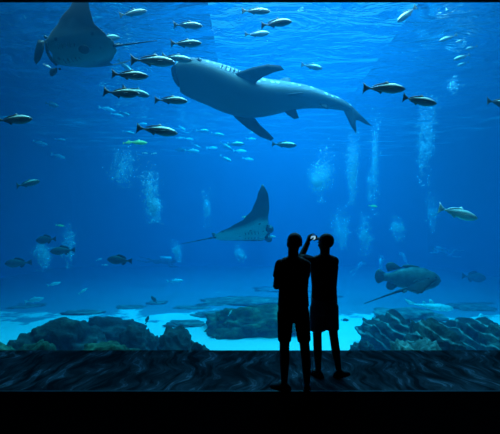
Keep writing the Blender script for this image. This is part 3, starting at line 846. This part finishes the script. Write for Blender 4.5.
M_R4 = rock_mat('layered reef rock', (.010, .014, .014), (.020, .026, .024), (.07, .085, .075))
M_R5 = rock_mat('reef rock paled by painted haze', (.10, .11, .13), (.17, .18, .21), (.25, .27, .28))  # lightened rock tones, haze of the farthest rocks put into the colour
M_R3 = rock_mat('grey reef rock', (.04, .05, .05), (.11, .13, .12), (.24, .26, .22))
def rock(label, px, top, d, w, dep, m, seed, rough=.30, strata=0., tilt=(0, 0), name='rock', sub=5, flat=.0, group=None):
    z1 = CAM_Z + (HY - top) / F * d
    h = z1 - BED
    bm = bmesh.new(); bmesh.ops.create_icosphere(bm, subdivisions=sub, radius=1)
    off = Vector((seed * 7.3, seed * 3.1, seed * 1.7))
    R = Matrix.Rotation(tilt[0], 3, 'Y') @ Matrix.Rotation(tilt[1], 3, 'Z')
    for v in bm.verts:
        p = v.co.copy()
        # blocky base form
        q = Vector([math.copysign(abs(c) ** .75, c) for c in p])
        n = noise.fractal(p * 1.5 + off, 1.0, 2.0, 5) * rough + noise.noise(p * .8 + off * 2) * rough * .8
        n += noise.fractal(p * 5 + off, 1.0, 2.0, 3) * rough * .28
        if strata:
            s = R @ p
            n += strata * (abs(noise.noise(Vector((s.x * .9, s.y * .9, s.z * 6.5)) + off)) - .25)
        v.co = q * (1 + n)
    zs = [v.co.z for v in bm.verts]; zmax = max(zs)
    for v in bm.verts:
        z = v.co.z / zmax
        if z < -.12: z = -.12 + (z + .12) * .05
        if flat and z > .5: z = .5 + (z - .5) * (1 - flat)
        v.co = Vector((v.co.x * w, v.co.y * dep, z * h / (1 - flat * .5)))
    o = mesh_obj(name, bm, m)
    o.location = ((px - HX) / F * d, d, BED)
    o.rotation_euler = (0, 0, 0)
    return tag(o, label, 'rock', group)
RK = [
 ('big dark boulder with a steep flank beside the bright sand', 56, 316, 8.4, .88, .7, M_R1, 1, .28, .18),
 ('broad dark rock next to the big boulder', 112, 315, 10.0, .95, .65, M_R1, 2, .30, .2),
 ('peaked dark rock at the middle of the dark ridge', 139, 323, 8.7, .40, .4, M_R1, 3, .3, .1),
 ('rounded dark rock where the dark ridge slopes to the sand', 177, 326, 8.2, .38, .42, M_R1, 4, .26, .1),
 ('small dark rock at the sand end of the dark ridge', 200, 341, 7.6, .22, .25, M_R1, 5, .3, 0),
 ('low rubble rock under the window edge before the big boulder', 22, 339, 7.1, .6, .33, M_R2, 6, .3, .1),
 ('low mossy rubble rock under the window edge before the broad dark rock', 108, 340, 7.1, .6, .33, M_R2, 7, .3, .1),
 ('flat mossy central reef slab beside the standing people', 252, 304, 11.2, 1.35, 1.05, M_R2, 8, .34, .3),
 ('low dark reef slab reaching out from the central reef', 222, 313, 13.3, .85, .6, M_R3, 9, .34, .25),
 ('thin reef ledge in the sand near the central reef', 186, 321, 11.9, .5, .45, M_R3, 10, .35, .2),
 ('knobbly reef rock between the people and the sand channel', 284, 305, 13.2, .8, .6, M_R2, 11, .34, .3),
 ('ridged rock with slanting pale edges below the stingray tail', 394, 311, 9.5, .66, .6, M_R4, 12, .22, .34),
 ('tall ridged rock with slanting layers below the grouper', 436, 319, 8.0, .5, .55, M_R4, 13, .22, .34),
 ('long layered rock reaching the picture edge', 472, 318, 9.5, .8, .6, M_R4, 14, .24, .34),
 ('last layered rock, half out of the picture', 512, 321, 8.0, .55, .6, M_R4, 15, .24, .34),
 ('small dark rock at the foot of the ridged rock, on bright sand', 362, 340, 8.3, .22, .25, M_R1, 16, .3, .1),
 ('low rubble rock under the window edge below the ridged rocks', 418, 340, 6.95, .5, .27, M_R3, 17, .32, .3),
]
for lab, px, top, d, w, dep, m, seed, rg, stt in RK:
    rock(lab, px, top, d, w, dep, m, seed, rg, stt, tilt=(R_(-32), .3))
FAR = 'hazy low reef rocks behind the sand'
for lab, px, top, d, w, dep, seed in [
 ('hazy flat rock behind the big dark boulder', 18, 309, 15, .9, .6, 21), ('hazy flat rock behind the broad dark rock', 82, 311, 13.6, .7, .4, 22),
 ('hazy low rock behind the peaked rock', 130, 309, 14.9, .5, .4, 23), ('hazy small rock islet in the sand strip', 157, 309, 15.8, .4, .35, 24),
 ('hazy thin rock across the far sand', 193, 307, 14.8, .6, .35, 25), ('hazy rock just behind the central reef', 252, 299, 16, 1.7, 1.0, 26),
 ('hazy rock far behind the two people', 318, 302, 17.8, 1.0, .7, 27), ('hazy rock behind the ridged rocks, under the pale shark', 408, 309, 13, 1.0, .8, 28),
 ('hazy rock at the far side near the picture edge', 490, 306, 15, 1.4, 1.0, 29), ('faint far rock beyond the central reef', 290, 293, 20, 2.0, 1.0, 32),]:
    rock(lab, px, top, d, w, dep, M_R3 if d < 17 else M_R5, seed, .36, .25, tilt=(R_(-20), .4), sub=4, group=FAR)  # farther rocks get the paler tones, as painted haze

# ------------------------------------------------------------------ floors
m_bed, nt, out = mat('sand bed with haze-toned rubble farther back')
b = N(nt, 'ShaderNodeBsdfPrincipled', Roughness=.95); b.inputs['Specular IOR Level'].default_value = .1
tc = N(nt, 'ShaderNodeTexCoord'); sp = N(nt, 'ShaderNodeSeparateXYZ'); L(nt, tc.outputs['Object'], sp.inputs[0])
nz = N(nt, 'ShaderNodeTexNoise', Scale=.55, Detail=7., Roughness=.62); L(nt, tc.outputs['Object'], nz.inputs['Vector'])
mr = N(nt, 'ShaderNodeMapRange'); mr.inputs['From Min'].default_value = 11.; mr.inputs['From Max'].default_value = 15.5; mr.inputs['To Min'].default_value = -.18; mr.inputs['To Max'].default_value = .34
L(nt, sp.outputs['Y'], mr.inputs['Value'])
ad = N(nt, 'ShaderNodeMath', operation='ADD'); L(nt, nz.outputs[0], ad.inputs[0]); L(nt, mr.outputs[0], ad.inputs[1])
r = ramp(nt, ad.outputs[0], [(.56, (.62, .60, .58)), (.61, (.20, .20, .25)), (.8, (.18, .18, .23))])  # rubble lightened and blued, so the water haze is in its colour
L(nt, r.outputs[0], b.inputs['Base Color']); L(nt, b.outputs[0], out.inputs[0])
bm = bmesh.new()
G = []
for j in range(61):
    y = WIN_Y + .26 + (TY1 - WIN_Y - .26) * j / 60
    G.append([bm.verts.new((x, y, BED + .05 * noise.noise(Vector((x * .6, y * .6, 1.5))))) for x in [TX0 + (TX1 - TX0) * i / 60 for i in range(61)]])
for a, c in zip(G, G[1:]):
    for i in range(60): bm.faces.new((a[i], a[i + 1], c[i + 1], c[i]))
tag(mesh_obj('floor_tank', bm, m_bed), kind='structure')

EDGE = 4.42
nt_ = M_R4.node_tree                               # pale slanting veins of the layered rock
b_ = next(n for n in nt_.nodes if n.type == 'BSDF_PRINCIPLED'); src_ = b_.inputs['Base Color'].links[0].from_socket
tc_ = N(nt_, 'ShaderNodeTexCoord'); mp_ = N(nt_, 'ShaderNodeMapping'); mp_.inputs['Rotation'].default_value = (.3, R_(58), .2); L(nt_, tc_.outputs['Object'], mp_.inputs['Vector'])
wv_ = N(nt_, 'ShaderNodeTexWave', Scale=1.3, Distortion=7., Detail=3.); L(nt_, mp_.outputs[0], wv_.inputs['Vector'])
nn_ = N(nt_, 'ShaderNodeTexNoise', Scale=3.5, Detail=2.); L(nt_, tc_.outputs['Object'], nn_.inputs['Vector'])
mm_ = N(nt_, 'ShaderNodeMath', operation='MULTIPLY_ADD'); mm_.inputs[1].default_value = .55; L(nt_, nn_.outputs[0], mm_.inputs[0]); L(nt_, wv_.outputs[0], mm_.inputs[2])
mr_ = N(nt_, 'ShaderNodeMapRange'); mr_.inputs['From Min'].default_value = 1.16; mr_.inputs['From Max'].default_value = 1.34; mr_.inputs['To Max'].default_value = .7; L(nt_, mm_.outputs[0], mr_.inputs['Value'])
mv_ = N(nt_, 'ShaderNodeMix', data_type='RGBA'); L(nt_, mr_.outputs[0], mv_.inputs[0]); L(nt_, src_, mv_.inputs[6]); mv_.inputs[7].default_value = (.38, .42, .38, 1)
L(nt_, mv_.outputs[2], b_.inputs['Base Color'])
m_carp, nt, out = mat('dark carpet with pale swirling lines')
b = N(nt, 'ShaderNodeBsdfPrincipled', Roughness=.95); b.inputs['Specular IOR Level'].default_value = .05
tc = N(nt, 'ShaderNodeTexCoord'); mp = N(nt, 'ShaderNodeMapping'); mp.inputs['Rotation'].default_value = (0, 0, .5); mp.inputs['Scale'].default_value = (1.0, 1.0, 1)
L(nt, tc.outputs['Object'], mp.inputs['Vector'])
# brushed strokes that run towards the window, bent into loose swirls
n0 = N(nt, 'ShaderNodeTexNoise', Scale=.9, Detail=2.); L(nt, tc.outputs['Object'], n0.inputs['Vector'])
wob = N(nt, 'ShaderNodeMix', data_type='RGBA', blend_type='LINEAR_LIGHT'); wob.inputs[0].default_value = .55; L(nt, tc.outputs['Object'], wob.inputs[6]); L(nt, n0.outputs[1], wob.inputs[7])
mp2 = N(nt, 'ShaderNodeMapping'); mp2.inputs['Scale'].default_value = (7.5, 1.5, 1.); L(nt, wob.outputs[2], mp2.inputs['Vector'])
st1 = N(nt, 'ShaderNodeTexNoise', Scale=1.0, Detail=5., Roughness=.6); L(nt, mp2.outputs[0], st1.inputs['Vector'])
ln = ramp(nt, st1.outputs[0], [(.40, 0), (.52, .22), (.58, .30), (.615, 1), (.65, .35), (.8, .5)])
n2 = N(nt, 'ShaderNodeTexNoise', Scale=1.7, Detail=3.); L(nt, tc.outputs['Object'], n2.inputs['Vector'])
r2 = ramp(nt, n2.outputs[0], [(.38, .25), (.6, 1)])
mu = N(nt, 'ShaderNodeMath', operation='MULTIPLY'); L(nt, ln.outputs[0], mu.inputs[0]); L(nt, r2.outputs[0], mu.inputs[1])
n3 = N(nt, 'ShaderNodeTexNoise', Scale=90., Detail=2.); L(nt, tc.outputs['Object'], n3.inputs['Vector'])
base = N(nt, 'ShaderNodeMix', data_type='RGBA'); L(nt, mu.outputs[0], base.inputs[0]); base.inputs[6].default_value = (.011, .012, .016, 1); base.inputs[7].default_value = (.38, .40, .46, 1)
sp2 = N(nt, 'ShaderNodeMix', data_type='RGBA', blend_type='MULTIPLY'); sp2.inputs[0].default_value = .5; L(nt, base.outputs[2], sp2.inputs[6]); L(nt, n3.outputs[1], sp2.inputs[7])
L(nt, sp2.outputs[2], b.inputs['Base Color'])
bp = N(nt, 'ShaderNodeBump', Strength=.3, Distance=.01); L(nt, n3.outputs[0], bp.inputs['Height']); L(nt, bp.outputs[0], b.inputs['Normal'])
L(nt, b.outputs[0], out.inputs[0])
structure('floor', (-GX, EDGE, -.2), (GX, WIN_Y, 0.0), m_carp)
structure('floor_platform', (-GX, -4, -.2), (GX, EDGE - .03, 0.0), m_dark)
structure('trim_3', (-GX, EDGE - .03, -.2), (GX, EDGE, 0.006), principled('worn metal edge strip', (.03, .033, .037), rough=.6, noise_amt=.4, noise_scale=12))

# ------------------------------------------------------------------ people
M_SKIN = principled('skin', (.10, .062, .045), rough=.6, noise_amt=.06)
M_HAIR = principled('short dark hair', (.008, .007, .006), rough=.7, noise_scale=60)
M_TEE1 = principled('black cotton', (.010, .010, .013), rough=.9, noise_scale=30)
M_TEE2 = principled('charcoal cotton', (.012, .013, .018), rough=.9, noise_scale=30)
M_SH1 = principled('black shorts cloth', (.010, .011, .014), rough=.9, noise_scale=25)
M_SH2 = principled('slate blue shorts cloth', (.16, .18, .22), rough=.9, noise_scale=25)
M_SHOE = principled('dark shoe', (.015, .015, .017), rough=.6)
M_SOLE = principled('shoe sole', (.03, .03, .03), rough=.8)

def add_hand(bm, wrist, direction, palm_n, thumb_side, curl=.5, s=1.):
    """palm, four unequal fingers with two bends, and a thumb leaving the side of the palm"""
    w = Vector(wrist); d = Vector(direction).normalized(); n = Vector(palm_n); n = (n - d * n.dot(d)).normalized()
    side = d.cross(n).normalized() * thumb_side
    M = Matrix((d, side, n)).transposed()
    ball(bm, w + d * .045 * s, (.052 * s, .040 * s, .017 * s), 14, rot=M)
    frustum(bm, w - d * .01, w + d * .03 * s, .026 * s, .026 * s, 10)
    for k, ln in enumerate((.072, .080, .074, .058)):                 # index .. little finger
        base = w + d * .082 * s + side * (.027 - .018 * k) * s
        pts = [base - d * .03 * s, base]
        dirn = d.copy(); p = base
        for j, fr in enumerate((.45, .32, .23)):
            a = curl * (.55 + .25 * j)
            dirn = (dirn * math.cos(a) + n * math.sin(a)).normalized()
            p = p + dirn * ln * fr * s; pts.append(p)
        chain(bm, pts, [.0095 * s, .0095 * s, .0088 * s, .0082 * s, .0074 * s], 8)
    b0 = w + d * .028 * s + side * .028 * s
    t1 = b0 + (d * .55 + side * .75 + n * .25).normalized() * .036 * s
    t2 = t1 + (d * .85 + side * .25 + n * .5 * (curl + .3)).normalized() * .03 * s
    chain(bm, [w + d * .02 * s + side * .012 * s, b0, t1, t2], [.014 * s, .012 * s, .011 * s, .009 * s], 8)

def head_shapes(bm, c, R):
    """skull, jaw, face and ears at c; R turns the head (local +Y is where the face looks)"""
    def P(x, y, z): return Vector(c) + R @ Vector((x, y, z))
    ball(bm, P(0, -.012, .030), (.076, .096, .088), 22, rot=R)
    ball(bm, P(0, .020, -.030), (.062, .070, .082), 18, rot=R)
    ball(bm, P(0, .055, -.086), (.030, .030, .024), 12, rot=R)               # chin
    frustum(bm, P(0, .088, .018), P(0, .108, -.022), .010, .016, 10)          # nose
    ball(bm, P(0, .078, -.056), (.025, .014, .010), 10, rot=R)                # lips
    ball(bm, P(0, .072, .034), (.055, .018, .012), 12, rot=R)                 # brow
    for s in (1, -1):
        ball(bm, P(s * .078, -.006, -.004), (.010, .020, .032), 12, rot=R)     # ears
        ball(bm, P(s * .038, .066, -.020), (.022, .022, .020), 10, rot=R)     # cheeks
def head_children(g, c, R, hairm):
    def P(x, y, z): return Vector(c) + R @ Vector((x, y, z))
    for s in (1, -1):
        bm = bmesh.new(); ball(bm, P(s * .031, .080, .008), (.0125, .010, .0095), 10, rot=R); mesh_obj('eye', bm, M_EYE, g)
    bm = bmesh.new()
    ball(bm, P(0, -.016, .034), (.083, .103, .094), 30, rot=R)
    inv = R.transposed()
    kill = []
    for v in bm.verts:
        q = inv @ (v.co - Vector(c))
        jitter = noise.noise(v.co * 60) * .004
        if q.z < -.050 + jitter + max(0, (q.y + .02)) * 1.35 or (q.y > .045 and q.z < .075): kill.append(v)
        else: v.co += R @ Vector((0, 0, 0)) + (v.co - Vector(c)).normalized() * jitter
    bmesh.ops.delete(bm, geom=kill, context='VERTS')
    mesh_obj('hair', bm, hairm, g)

def shoe(g, ankle, direction, ln=.27):
    a = Vector(ankle); d = Vector((direction[0], direction[1], 0)).normalized(); s = Vector((-d.y, d.x, 0))
    tab = [(-.075, .026, .055), (-.05, .036, .085), (0, .040, .095), (.05, .042, .072), (.10, .046, .055), (.145, .044, .045), (.178, .028, .032)]
    def sec(f, hw, h, z0, z1):
        o = Vector((a.x, a.y, 0)) + d * f
        return [o + s * hw * math.cos(2 * PI * k / 14) * (1.0 if math.sin(2 * PI * k / 14) < .3 else .8) + Vector((0, 0, z0 + (z1 - z0) * (.5 + .5 * math.sin(2 * PI * k / 14)))) for k in range(14)]
    bm = bmesh.new(); loft(bm, [sec(f, hw, h, .012, h) for f, hw, h in tab]); sh = mesh_obj('shoe', bm, M_SHOE, g)
    bm = bmesh.new()
    out = [(f, hw + .004) for f, hw, h in tab]
    up = [Vector((a.x, a.y, 0)) + d * f + s * hw for f, hw in out] + [Vector((a.x, a.y, 0)) + d * f - s * hw for f, hw in out[::-1]]
    lo = [bm.verts.new(p + Vector((0, 0, .001))) for p in up]; hi = [bm.verts.new(p + Vector((0, 0, .022))) for p in up]
    n = len(up)
    for i in range(n): bm.faces.new((lo[i], lo[(i + 1) % n], hi[(i + 1) % n], hi[i]))
    bm.faces.new(lo[::-1]); bm.faces.new(hi)
    mesh_obj('sole', bm, M_SOLE, sh, smooth=False)

# --- the person standing nearer the viewer, hands joined in front
g = thing('person', 'person standing nearer the viewer in black T-shirt and shorts, hands joined in front', 'person', (0.482, 4.46, 0.0), 'people at the window')
HC = (0.014, .015, 1.622); HR = Matrix.Rotation(R_(8), 3, 'Z')
bm = bmesh.new()
head_shapes(bm, HC, HR)
frustum(bm, (0, -.01, 1.44), (0, .0, 1.58), .062, .058, 16)
ell_rings(bm, [(.86, 0, 0, .145, .100), (.95, 0, 0, .145, .104), (1.06, 0, .005, .145, .10), (1.2, 0, .0, .158, .108), (1.34, 0, -.005, .175, .11), (1.41, 0, -.01, .155, .085), (1.46, 0, -.01, .095, .065), (1.49, 0, -.008, .06, .055)])
ELB = {-1: (-.184, .035, 1.15), 1: (.132, .07, 1.17)}
WR = {-1: (-.075, .25, 1.135), 1: (.085, .245, 1.15)}
for s in (-1, 1):
    chain(bm, [(s * .08, -.01, 1.430), (s * .145, -.005, 1.385), ELB[s], WR[s]], [.050, .054, .041, .029])
    wd = Vector((-s * .8, .12, .05))
    add_hand(bm, WR[s], wd, (0, -1, .1) if s < 0 else (0, -1, .1), 1 if s < 0 else -1, curl=.45)
LEG = {-1: [(-.082, 0, .88), (-.096, .015, .50), (-.098, -.015, .30), (-.100, -.01, .085)], 1: [(.082, 0, .88), (.128, .015, .50), (.144, -.015, .30), (.150, -.01, .085)]}
for s in (-1, 1):
    chain(bm, LEG[s], [.084, .056, .054, .036], 16)
    ball(bm, Vector(LEG[s][3]) + Vector((-.03 if s < 0 else .005, .04, -.03)), (.040, .075, .034), 12)
fuse('body', bm, M_SKIN, g, .0055, 2)
head_children(g, HC, HR, M_HAIR)
bm = bmesh.new()
ell_rings(bm, [(.93, .002, 0, .176, .128), (1.0, .002, 0, .170, .122), (1.1, .001, 0, .163, .116), (1.22, 0, 0, .174, .122), (1.34, 0, -.005, .180, .122), (1.40, 0, -.01, .158, .100), (1.445, 0, -.01, .112, .080), (1.485, 0, -.008, .070, .062)])
for s in (-1, 1):
    e = Vector(ELB[s]); sh = Vector((-.140 if s < 0 else .130, -.005, 1.388))
    frustum(bm, sh, sh + (e - sh) * .60, .066, .064, 18, round_=False); ball(bm, sh, .066, 14)
fuse('t_shirt', bm, M_TEE1, g, .009, 2)
bm = bmesh.new()
ell_rings(bm, [(.76, 0, 0, .165, .118), (.84, 0, 0, .172, .128), (.96, 0, 0, .168, .122), (1.0, 0, 0, .158, .114)])
for s in (-1, 1):
    frustum(bm, (s * .088, 0, .86), (s * .096 if s < 0 else .124, .012, .535), .093, .074, 20, round_=False)
fuse('shorts', bm, M_SH1, g, .009, 2)
shoe(g, LEG[-1][3], (-.75, .6)); shoe(g, LEG[1][3], (.12, 1))

# --- the person nearer the glass, taking a picture
X0, Y0 = .905, 4.88
g = thing('person', 'person nearer the glass in T-shirt and slate shorts, raising both hands to take a picture', 'person', (X0, Y0, 0.0), 'people at the window')
HC = (.022, .03, 1.618); HR = Matrix.Rotation(R_(34), 3, 'Z')
bm = bmesh.new()
head_shapes(bm, HC, HR)
frustum(bm, (0, -.012, 1.44), (.018, .01, 1.58), .060, .057, 16)
ell_rings(bm, [(.86, 0, 0, .138, .100), (.95, 0, 0, .138, .098), (1.06, 0, .005, .132, .095), (1.2, 0, .0, .150, .108), (1.34, 0, -.005, .168, .11), (1.41, 0, -.01, .150, .085), (1.46, 0, -.01, .092, .065), (1.49, 0, -.008, .058, .055)])
ELB = {-1: (-.262, .17, 1.445), 1: (.060, .24, 1.43)}
WR = {-1: (-.160, .285, 1.622), 1: (.050, .305, 1.660)}
for s in (-1, 1):
    chain(bm, [(s * .08, -.01, 1.432), (s * (.152 if s < 0 else .125), .005, 1.40), ELB[s], WR[s]], [.050, .054, .044, .033])
PH = Vector((-.085, .335, 1.690))                                     # middle of the held phone
add_hand(bm, WR[-1], (.22, .12, .92), (.85, .35, -.2), -1, curl=.95, s=1.05)
add_hand(bm, WR[1], (-.85, .2, .25), (-.2, .6, -.7), 1, curl=.75, s=.88)
LEG = {-1: [(-.078, 0, .88), (-.082, .015, .50), (-.080, -.015, .30), (-.074, -.01, .085)], 1: [(.078, 0, .88), (.118, .015, .50), (.142, -.012, .30), (.176, -.01, .085)]}
for s in (-1, 1):
    chain(bm, LEG[s], [.080, .054, .052, .034], 16)
    ball(bm, Vector(LEG[s][3]) + Vector((s * .03, .035, -.03)), (.045, .065, .034), 12)
fuse('body', bm, M_SKIN, g, .0055, 2)
head_children(g, HC, HR, M_HAIR)
bm = bmesh.new()
ell_rings(bm, [(.93, 0, 0, .160, .122), (1.0, 0, 0, .156, .118), (1.1, 0, 0, .153, .114), (1.22, 0, 0, .163, .12), (1.34, 0, -.005, .174, .120), (1.41, 0, -.01, .156, .097), (1.455, 0, -.01, .108, .075), (1.488, 0, -.008, .068, .062)])
for s in (-1, 1):
    e = Vector(ELB[s]); sh = Vector((s * (.145 if s < 0 else .118), .003, 1.402))
    frustum(bm, sh, sh + (e - sh) * .62, .064, .060, 18, round_=False); ball(bm, sh, .064, 14)
fuse('t_shirt', bm, M_TEE2, g, .009, 2)
bm = bmesh.new()
ell_rings(bm, [(.76, 0, 0, .160, .118), (.84, 0, 0, .164, .124), (.96, 0, 0, .160, .118), (1.0, 0, 0, .150, .112)])
frustum(bm, (-.078, 0, .86), (-.080, .012, .555), .098, .096, 20, round_=False)
frustum(bm, (.084, 0, .86), (.108, .012, .565), .090, .078, 20, round_=False)
fuse('shorts', bm, M_SH2, g, .009, 2)
shoe(g, LEG[-1][3], (-.45, .9)); shoe(g, LEG[1][3], (.8, .6))

# --- the phone
ph = thing('smartphone', 'slim dark phone with a lit screen held up between the photographer hands', 'phone', Vector((X0, Y0, 0)) + PH)
bm = bmesh.new(); box(bm, (-.058, -.004, -.030), (.058, .004, .030))
bmesh.ops.bevel(bm, geom=bm.edges[:], offset=.003, segments=2, affect='EDGES')
mesh_obj('case', bm, principled('dark phone case', (.01, .01, .012), rough=.4), ph)
m_scr, nt, out = mat('lit phone screen')
em = N(nt, 'ShaderNodeEmission', Strength=.9)
tc = N(nt, 'ShaderNodeTexCoord'); nz = N(nt, 'ShaderNodeTexNoise', Scale=40., Detail=2.); L(nt, tc.outputs['Object'], nz.inputs['Vector'])
r = ramp(nt, nz.outputs[0], [(.3, (.08, .38, .75)), (.65, (.45, .8, .95))]); L(nt, r.outputs[0], em.inputs[0]); L(nt, em.outputs[0], out.inputs[0])
bm = bmesh.new(); box(bm, (-.034, -.0052, -.024), (.034, -.0038, .024)); mesh_obj('screen', bm, m_scr, ph, smooth=False)
bm = bmesh.new(); ball(bm, (.045, .0045, .018), (.008, .003, .008), 10); mesh_obj('lens', bm, M_EYE, ph)
ph.rotation_euler = (R_(4), R_(-3), R_(6))
